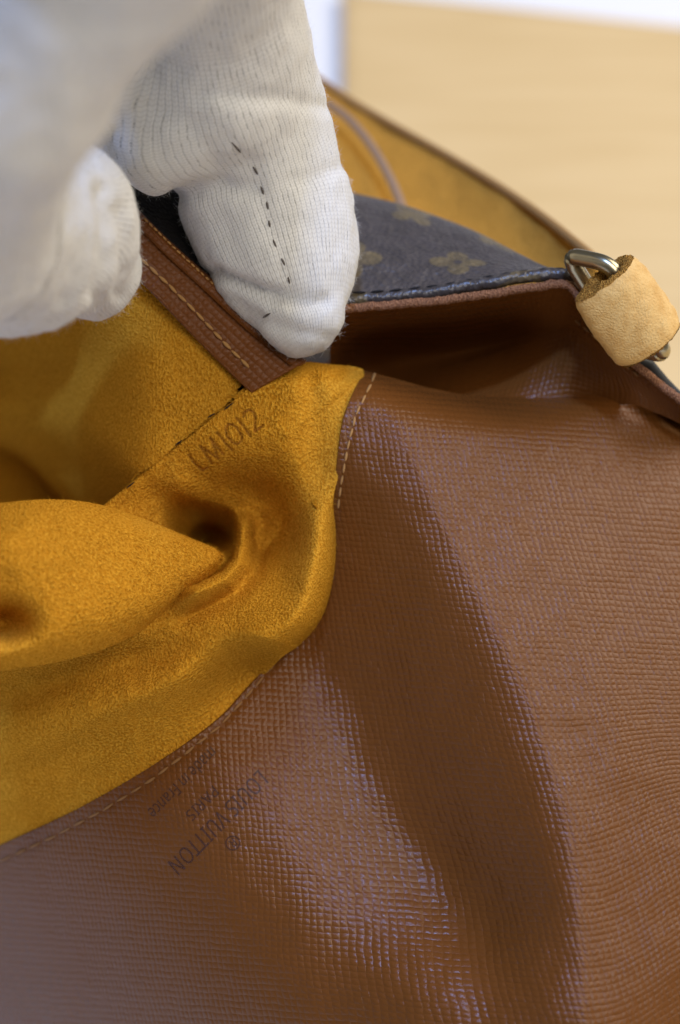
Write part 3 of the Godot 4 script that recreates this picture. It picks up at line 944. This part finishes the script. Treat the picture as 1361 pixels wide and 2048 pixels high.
func ring_and_tab() -> void:
	var tab := Node3D.new()
	tab.name = "strap_tab"
	bag.add_child(tab)
	tag(tab, "tan rolled leather tab holding the metal ring")
	var axis := Vector3(0.60, -0.72, -0.34).normalized()
	var end := local(1214, 552, 2.0)
	var wide := Vector3(0.70, 0.62, 0.0)
	wide = (wide - axis * wide.dot(axis)).normalized()
	var thin := axis.cross(wide).normalized()
	var long := 10.4
	var ring_pts := func(r: float, a: float) -> Vector3:        # outline of the roll: a flattened loop that trails towards the bag
		var x := cos(a)
		var y := sin(a)
		var trail := 1.0 + 0.22 * maxf(-x, 0.0) * maxf(-x, 0.0)
		return wide * x * r * 1.02 * trail + thin * y * r * 0.80
	var v := PackedVector3Array()
	var uv := PackedVector2Array()
	var idx := PackedInt32Array()
	var sides := 56
	var steps := 26
	for k in steps + 1:
		var t := float(k) / steps
		var swell_ := 1.0 + 0.05 * sin(t * PI) - 0.10 * pow(absf(t - 0.5) * 2.0, 8.0)
		for s in sides + 1:
			var a := TAU * s / sides
			var wav: float = 0.35 * lump.get_noise_2d(cos(a) * 300.0 + 50.0, sin(a) * 300.0) * (1.0 - t)
			v.append(end + axis * (long * t + wav) + ring_pts.call(4.15 * (swell_ + 0.045 * lump.get_noise_2d(cos(a) * 170.0 + t * 60.0, sin(a) * 170.0 + t * 420.0)), a))
			uv.append(Vector2(s, k))
	var w := sides + 1
	for k in steps:
		for s in sides:
			var a := k * w + s
			idx.append_array([a, a + 1, a + w, a + 1, a + w + 1, a + w])
	var roll := child("tab_roll", finish(v, idx, uv), M["tan leather"], tab)
	tag(roll, "smooth outside of the tan tab")
	for e in [0.0, 1.0]:
		v = PackedVector3Array()
		uv = PackedVector2Array()
		idx = PackedInt32Array()
		var rings := 12
		for k in rings:
			var t := float(k) / (rings - 1)
			for s in sides + 1:
				var a := TAU * s / sides
				var wav: float = 0.35 * lump.get_noise_2d(cos(a) * 300.0 + 50.0, sin(a) * 300.0) * (1.0 - e)
				var r := lerpf(3.85, 1.9, clampf(t * 1.5, 0.0, 1.0))
				var sink := 4.0 * maxf(t - 0.66, 0.0) * 3.0
				var shag := 0.55 * sin(PI * clampf(t * 1.5, 0.0, 1.0)) * (0.5 + 0.9 * lump.get_noise_3d(cos(a) * r * 220.0, sin(a) * r * 220.0, 7.0))
				v.append(end + axis * (long * e + wav + (sink - shag) * (1.0 - 2.0 * e)) + ring_pts.call(r, a))
				uv.append(Vector2(s, k))
		for k in rings - 1:
			for s in sides:
				var a := k * w + s
				idx.append_array([a, a + w, a + 1, a + 1, a + w, a + w + 1] if e == 0.0 else [a, a + 1, a + w, a + 1, a + w + 1, a + w])
		var cut := child("cut_edge", finish(v, idx, uv), M["tan cut edge"], tab)
		tag(cut, "frayed cut end of the tan tab")
	# the rectangular metal ring: one bar runs through the roll, the other behind it
	var a0 := end + axis * -0.8 + wide * 1.2
	var a1 := end + axis * (long + 2.6) + wide * 0.4
	var side := local(1150, 497, -1.5) - local(1237, 516, 2.0)
	var path := PackedVector3Array()
	var corners := [a0, a0 + side, a1 + side, a1]
	for k in 4:
		var c: Vector3 = corners[k]
		var before: Vector3 = (corners[(k + 3) % 4] - c).normalized() * 1.9
		var after: Vector3 = (corners[(k + 1) % 4] - c).normalized() * 1.9
		for s in 9:
			var t := s / 8.0
			path.append((c + before).lerp(c, t).lerp(c.lerp(c + after, t), t))
	path.append(path[0])
	path.append(path[1])
	var metal := child("metal_ring", tube(path, 16, func(_s, _a): return 1.02, 1.0, Vector3(0.3, 0.2, 0.93)), M["brass"], bag)
	tag(metal, "pale brass rectangular ring through the tan tab")

func stamp() -> void:
	var across := Vector2(-0.70, 0.72)
	var up := Vector2(0.66, 0.76)
	var st := SurfaceTool.new()
	st.begin(Mesh.PRIMITIVE_TRIANGLES)
	for w in [["LOUIS VUITTON", Vector2(437, 1645), 258.0, 34.0], ["PARIS", Vector2(405, 1607), 78.0, 22.0], ["made in France", Vector2(366, 1566), 180.0, 26.0], ["R", Vector2(466, 1686), 12.0, 17.0]]:
		var t := TextMesh.new()
		t.text = w[0]
		var f := SystemFont.new()
		f.font_names = PackedStringArray(["Droid Sans"])
		t.font = f
		t.font_size = 48
		t.pixel_size = 0.01
		t.depth = 0.0
		t.curve_step = 2.0
		var a := t.get_mesh_arrays()
		var v: PackedVector3Array = a[Mesh.ARRAY_VERTEX]
		var idx = a[Mesh.ARRAY_INDEX]
		if idx == null: idx = PackedInt32Array(range(v.size()))
		var lo := Vector3(1e9, 1e9, 0)
		var hi := -lo
		for p in v:
			lo = lo.min(p)
			hi = hi.max(p)
		for k in idx:
			var p := v[k]
			var s: float = (p.x - (lo.x + hi.x) * 0.5) / (hi.x - lo.x) * w[2]
			var h: float = (p.y - (lo.y + hi.y) * 0.5) / (hi.y - lo.y) * w[3]
			var q: Vector2 = w[1] + across * s + up * h
			st.add_vertex(at(q.x, q.y, leather_z(q.x, q.y) + 0.06))
	var ring := Vector2(466, 1686)
	for k in 24:
		for t in [[k, 12.5], [k, 15.0], [k + 1, 12.5], [k + 1, 12.5], [k, 15.0], [k + 1, 15.0]]:
			var q: Vector2 = ring + Vector2.from_angle(TAU * t[0] / 24.0) * t[1]
			st.add_vertex(at(q.x, q.y, leather_z(q.x, q.y) + 0.06))
	st.generate_normals()
	var o := child("stamped_lettering", st.commit(), M["stamped ink"], bag)
	tag(o, "faded dark stamp reading LOUIS VUITTON PARIS made in France")

# ---------------------------------------------------------------- the gloved hand
var bones := []      # [a, b, ra, rb]
func bone(a: Vector3, b: Vector3, ra: float, rb: float, chain := 0) -> void:      # Vector3(pixel x, pixel y, mm), radii in pixels
	var ka := unit * (FOCUS - a.z) / FOCUS
	var kb := unit * (FOCUS - b.z) / FOCUS
	bones.append([local(a.x, a.y, a.z), local(b.x, b.y, b.z), ra * ka, rb * kb, chain])

func hand_field(p: Vector3) -> float:
	var sum := 0.0
	for b in bones:
		var ab: Vector3 = b[1] - b[0]
		var t := clampf((p - b[0]).dot(ab) / ab.length_squared(), 0.0, 1.0)
		var d: float = p.distance_to(b[0] + ab * t) - lerpf(b[2], b[3], t)
		sum += exp(-d / 1.1)
	return -1.1 * log(maxf(sum, 1e-30))

func build_glove() -> void:
	var hand := Node3D.new()
	hand.name = "gloved_hand"
	add_child(hand)
	tag(hand, "hand in a white knitted cotton glove pinching the bag's lip", "gloved hand")
	# index finger
	bone(Vector3(602, 628, 1), Vector3(568, 520, -1.5), 86, 138)
	bone(Vector3(568, 520, -1.5), Vector3(537, 418, -2.5), 138, 158)
	bone(Vector3(537, 418, -2.5), Vector3(482, 250, 1), 158, 166)
	bone(Vector3(482, 250, 1), Vector3(440, 90, 9), 166, 168)
	bone(Vector3(440, 90, 9), Vector3(400, -160, 24), 168, 190)
	# the pad that bulges at its bend
	bone(Vector3(316, 284, 9), Vector3(430, 210, 10), 88, 130)
	bone(Vector3(240, 262, 6), Vector3(316, 284, 9), 62, 88)
	bone(Vector3(150, 150, 14), Vector3(330, 190, 8), 110, 110)
	# thumb and the heel of the hand, nearer the lens
	bone(Vector3(188, 542, 14), Vector3(112, 462, 22), 96, 148, 1)
	bone(Vector3(120, 405, 24), Vector3(110, 462, 22), 122, 140, 1)
	bone(Vector3(112, 462, 22), Vector3(30, 468, 28), 148, 194, 1)
	# the rest of the hand, outside the picture
	bone(Vector3(400, -160, 24), Vector3(380, -340, 36), 190, 200)
	bone(Vector3(380, -340, 36), Vector3(180, -400, 86), 205, 235)
	bone(Vector3(180, -400, 86), Vector3(240, -190, 78), 235, 236, 2)
	bone(Vector3(30, 462, 28), Vector3(-120, 430, 46), 190, 215, 1)
	bone(Vector3(-30, 160, 70), Vector3(240, -190, 78), 228, 236, 2)
	bone(Vector3(-30, 160, 70), Vector3(-120, 430, 46), 228, 215, 2)
	var cell := 0.6
	var lo := Vector3(-62, 14, -15)
	var hi := Vector3(6, 82, 97)
	var nx := int((hi.x - lo.x) / cell) + 1
	var ny := int((hi.y - lo.y) / cell) + 1
	var nz := int((hi.z - lo.z) / cell) + 1
	var val := PackedFloat32Array()
	val.resize(nx * ny * nz)
	val.fill(9.0)
	var blk := 6
	for bz in range(0, nz, blk):
		for by in range(0, ny, blk):
			for bx in range(0, nx, blk):
				var c := lo + Vector3(bx + blk * 0.5, by + blk * 0.5, bz + blk * 0.5) * cell
				var d := hand_field(c)
				var reach := blk * cell * 0.95 + 1.5
				if absf(d) > reach:
					if d < 0:
						for z in range(bz, mini(bz + blk, nz)):
							for y in range(by, mini(by + blk, ny)):
								for x in range(bx, mini(bx + blk, nx)): val[(z * ny + y) * nx + x] = d
					continue
				for z in range(bz, mini(bz + blk, nz)):
					for y in range(by, mini(by + blk, ny)):
						for x in range(bx, mini(bx + blk, nx)):
							val[(z * ny + y) * nx + x] = hand_field(lo + Vector3(x, y, z) * cell)
	# the grid's own faces close the wrist outside the picture
	var pts := PackedVector3Array()
	var which := {}
	var idx := PackedInt32Array()
	var sx := 1
	var sy := nx
	var sz := nx * ny
	var corner := [0, sx, sy, sx + sy, sz, sx + sz, sy + sz, sx + sy + sz]
	var offs := [Vector3(0, 0, 0), Vector3(1, 0, 0), Vector3(0, 1, 0), Vector3(1, 1, 0), Vector3(0, 0, 1), Vector3(1, 0, 1), Vector3(0, 1, 1), Vector3(1, 1, 1)]
	var edges := [[0, 1], [2, 3], [4, 5], [6, 7], [0, 2], [1, 3], [4, 6], [5, 7], [0, 4], [1, 5], [2, 6], [3, 7]]
	for z in nz - 1:
		for y in ny - 1:
			for x in nx - 1:
				var base := z * sz + y * sy + x
				var v0 := val[base]
				if absf(v0) > 3.0: continue
				var mask := 0
				for k in 8:
					if val[base + corner[k]] < 0.0: mask |= 1 << k
				if mask == 0 or mask == 255: continue
				var sum := Vector3.ZERO
				var cnt := 0
				for e in edges:
					var a: int = e[0]
					var b: int = e[1]
					if ((mask >> a) & 1) != ((mask >> b) & 1):
						var fa := val[base + corner[a]]
						var fb := val[base + corner[b]]
						sum += offs[a].lerp(offs[b], fa / (fa - fb))
						cnt += 1
				which[base] = pts.size()
				pts.append(lo + (Vector3(x, y, z) + sum / cnt) * cell)
	for base in which:
		var z: int = base / sz
		var y: int = (base % sz) / sy
		var x: int = base % sy
		var v0 := val[base]
		for axis in 3:
			var step: int = [sx, sy, sz][axis]
			var v1 := val[base + step]
			if (v0 < 0.0) == (v1 < 0.0): continue
			var u: int = [sy, sz, sx][axis]
			var w: int = [sz, sx, sy][axis]
			if (axis != 1 and y == 0) or (axis != 2 and z == 0) or (axis != 0 and x == 0): continue
			var a = which.get(base)
			var b = which.get(base - u)
			var c = which.get(base - u - w)
			var d = which.get(base - w)
			if a == null or b == null or c == null or d == null: continue
			if v0 < 0.0: idx.append_array([a, c, b, a, d, c])
			else: idx.append_array([a, b, c, a, c, d])
	# draw the points on to the surface, then crease the cloth
	var n := PackedVector3Array()
	n.resize(pts.size())
	var uv := PackedVector2Array()
	uv.resize(pts.size())
	var finger := [local(640, 760, 1), local(568, 520, -1.5), local(537, 418, -2.5), local(482, 250, 1), local(440, 90, 9), local(400, -160, 24)]
	var thumb := [local(260, 560, 8), local(110, 440, 22), local(30, 462, 28), local(-120, 430, 46), local(-30, 160, 70), local(240, -190, 78)]
	var palm := thumb
	var h := 0.35
	for k in pts.size():
		var p := pts[k]
		var g := Vector3.ZERO
		for it in 2:
			var f := hand_field(p)
			g = Vector3(hand_field(p + Vector3(h, 0, 0)) - f, hand_field(p + Vector3(0, h, 0)) - f, hand_field(p + Vector3(0, 0, h)) - f).normalized()
			p -= g * f
		var d := crease(p)
		pts[k] = p + g * d
		n[k] = g
		uv[k] = cloth_uv(p, [finger, thumb, palm])
	# normals of the creased surface
	for k in n.size(): n[k] = Vector3.ZERO
	for t in range(0, idx.size(), 3):
		var fn := (pts[idx[t + 2]] - pts[idx[t]]).cross(pts[idx[t + 1]] - pts[idx[t]])
		for e in 3: n[idx[t + e]] += fn
	var world := PackedVector3Array()
	world.resize(pts.size())
	for k in pts.size():
		n[k] = turn * n[k].normalized()
		world[k] = place(pts[k])
	var glove := child("cotton_glove", arrays(world, n, idx, uv), M["cotton"], hand)
	tag(glove, "white knitted cotton glove")
	# seam of dark thread down the finger
	var seam := [[Vector2(462, 282), Vector2(482, 306)], [Vector2(506, 333), Vector2(516, 349)], [Vector2(522, 372), Vector2(528, 390)], [Vector2(533, 402), Vector2(537, 420)], [Vector2(538, 440), Vector2(541, 456)], [Vector2(546, 478), Vector2(554, 497)], [Vector2(562, 514), Vector2(571, 532)], [Vector2(576, 552), Vector2(580, 568)], [Vector2(526, 636), Vector2(542, 626)]]
	for s in seam:
		var a := skin(s[0])
		var b := skin(s[1])
		var x := b - a
		var g := Vector3(0, 0, 1)
		var z := (g - x.normalized() * x.normalized().dot(g)).normalized()
		var o := child("seam_stitch", stitch_mesh, M["seam thread"], hand)
		o.transform = Transform3D((turn * Basis(x, z.cross(x.normalized()) * 0.28, z * 0.28)).scaled(Vector3.ONE * 0.001), place((a + b) * 0.5))
	# loose fibres
	fibres("loose_fibres", hand, M["cotton fibre"], world, n, idx, 9500, 0.8, 0.013, 0.75)
	fibres("cotton_fuzz", hand, M["cotton fibre"], world, n, idx, 16000, 0.75, 0.011, 0.96)

func skin(p: Vector2) -> Vector3:        # the glove's surface under a place
	var z := 40.0
	for k in 60:
		var d := hand_field(local(p.x, p.y, z))
		if d < 0.02: break
		z -= maxf(d * 0.8, 0.02)
	return local(p.x, p.y, z - 0.06 + crease(local(p.x, p.y, z)))

func crease(p: Vector3) -> float:
	var k := unit * (FOCUS - p.z) / FOCUS
	var q := Vector2(p.x / k + 680.5, 1024.0 - p.y / k)
	var d := 0.0
	for c in creases:
		var g := near_line(c[0], q)
		if g < c[1] * 3.0:
			d -= c[2] * bell(g / c[1])
	d += 0.42 * lump.get_noise_3d(p.x * 16.0, p.y * 12.0, p.z * 16.0) + 0.18 * lump.get_noise_3d(p.x * 45.0, p.y * 30.0, p.z * 45.0)
	return d

var creases := [
	[PackedVector2Array([Vector2(650, 214), Vector2(590, 202), Vector2(500, 192), Vector2(400, 190)]), 16.0, 0.5],
	[PackedVector2Array([Vector2(355, 392), Vector2(400, 384), Vector2(450, 378), Vector2(500, 380)]), 18.0, 0.8],
	[PackedVector2Array([Vector2(425, 545), Vector2(470, 566), Vector2(530, 588), Vector2(590, 600), Vector2(650, 602)]), 15.0, 1.0],
	[PackedVector2Array([Vector2(430, 545), Vector2(480, 572), Vector2(540, 600)]), 12.0, 0.4],
	[PackedVector2Array([Vector2(400, 240), Vector2(450, 270), Vector2(506, 333), Vector2(528, 390), Vector2(540, 456), Vector2(562, 514), Vector2(580, 568)]), 12.0, 0.25],
	[PackedVector2Array([Vector2(205, 380), Vector2(218, 450), Vector2(212, 530), Vector2(190, 590)]), 16.0, 0.9],
	[PackedVector2Array([Vector2(240, 420), Vector2(254, 480), Vector2(252, 550), Vector2(238, 590)]), 14.0, 0.8],
	[PackedVector2Array([Vector2(455, 590), Vector2(520, 640), Vector2(600, 668), Vector2(660, 672)]), 12.0, 0.35],
	[PackedVector2Array([Vector2(690, 330), Vector2(640, 350), Vector2(590, 362)]), 14.0, 0.35],
	[PackedVector2Array([Vector2(300, 215), Vector2(360, 235), Vector2(420, 300), Vector2(450, 370)]), 20.0, 0.5],
	[PackedVector2Array([Vector2(150, 420), Vector2(165, 500), Vector2(130, 600)]), 20.0, 0.4],
]

func cloth_uv(p: Vector3, chains: Array) -> Vector2:      # round and along the finger the cloth is nearest to
	var best := 1e9
	var mine := 0
	for b in bones:
		var ab: Vector3 = b[1] - b[0]
		var t := clampf((p - b[0]).dot(ab) / ab.length_squared(), 0.0, 1.0)
		var d: float = p.distance_to(b[0] + ab * t) - lerpf(b[2], b[3], t)
		if d < best:
			best = d
			mine = b[4]
	var c: Array = chains[mine]
	var total := 0.0
	var along := 0.0
	var core := Vector3.ZERO
	var ax := Vector3.ZERO
	var run := 0.0
	for i in c.size() - 1:
		var a: Vector3 = c[i]
		var ab: Vector3 = c[i + 1] - a
		var l := ab.length()
		var t := clampf((p - a).dot(ab) / (l * l), -0.3, 1.3)
		var q := a + ab * t
		var w := exp(-p.distance_to(q) / 1.8)
		total += w
		along += w * (run + t * l)
		core += q * w
		ax += ab / l * w
		run += l
	core /= total
	ax = ax.normalized()
	var front := (Vector3(0, 0, 1) - ax * ax.z).normalized()
	var r := p - core
	return Vector2(atan2(r.dot(ax.cross(front)), r.dot(front)) * 8.5, along / total)

# Thin bent hairs that stand on a surface: one mass that nobody could count.
func fibres(called: String, parent: Node3D, m: Material, v: PackedVector3Array, n: PackedVector3Array, idx: PackedInt32Array, count: int, long: float, thick: float, lie: float, keep = null) -> void:
	var p := PackedVector3Array()
	var nn := PackedVector3Array()
	var out := PackedInt32Array()
	var tris := idx.size() / 3
	var made := 0
	while made < count:
		var t := rng.randi() % tris
		var a := v[idx[t * 3]]
		var w := Vector3(rng.randf(), rng.randf(), rng.randf())
		w /= w.x + w.y + w.z
		var o := a * w.x + v[idx[t * 3 + 1]] * w.y + v[idx[t * 3 + 2]] * w.z
		made += 1
		if keep != null and not keep.call(o): continue
		var g := n[idx[t * 3]]
		var side := Vector3(rng.randfn(), rng.randfn(), rng.randfn()).normalized()
		side = (side - g * side.dot(g)).normalized()
		var dir := (g * (1.0 - lie * rng.randf()) + side * lie).normalized()
		var l := long * rng.randf_range(0.4, 1.6) * 0.001
		var bend := Vector3(rng.randfn(), rng.randfn(), rng.randfn()) * 0.45
		var r := thick * rng.randf_range(0.7, 1.3) * 0.001
		var cur := o - g * r
		var start := p.size()
		for k in 4:
			var b := dir.cross(Vector3(0.3, 0.9, 0.2)).normalized()
			var c := dir.cross(b)
			var rr := r * (1.0 - 0.25 * k)
			for s in 3:
				var ang := TAU * s / 3.0
				var d := b * cos(ang) + c * sin(ang)
				p.append(cur + d * rr)
				nn.append(d)
			cur += dir * l / 3.0
			dir = (dir + bend * 0.5).normalized()
		for k in 3:
			for s in 3:
				var q := start + k * 3 + s
				var q2 := start + k * 3 + (s + 1) % 3
				out.append_array([q, q + 3, q2, q2, q + 3, q2 + 3])
	var o2 := child(called, arrays(p, nn, out), m, parent)
	o2.set_meta("kind", "stuff")
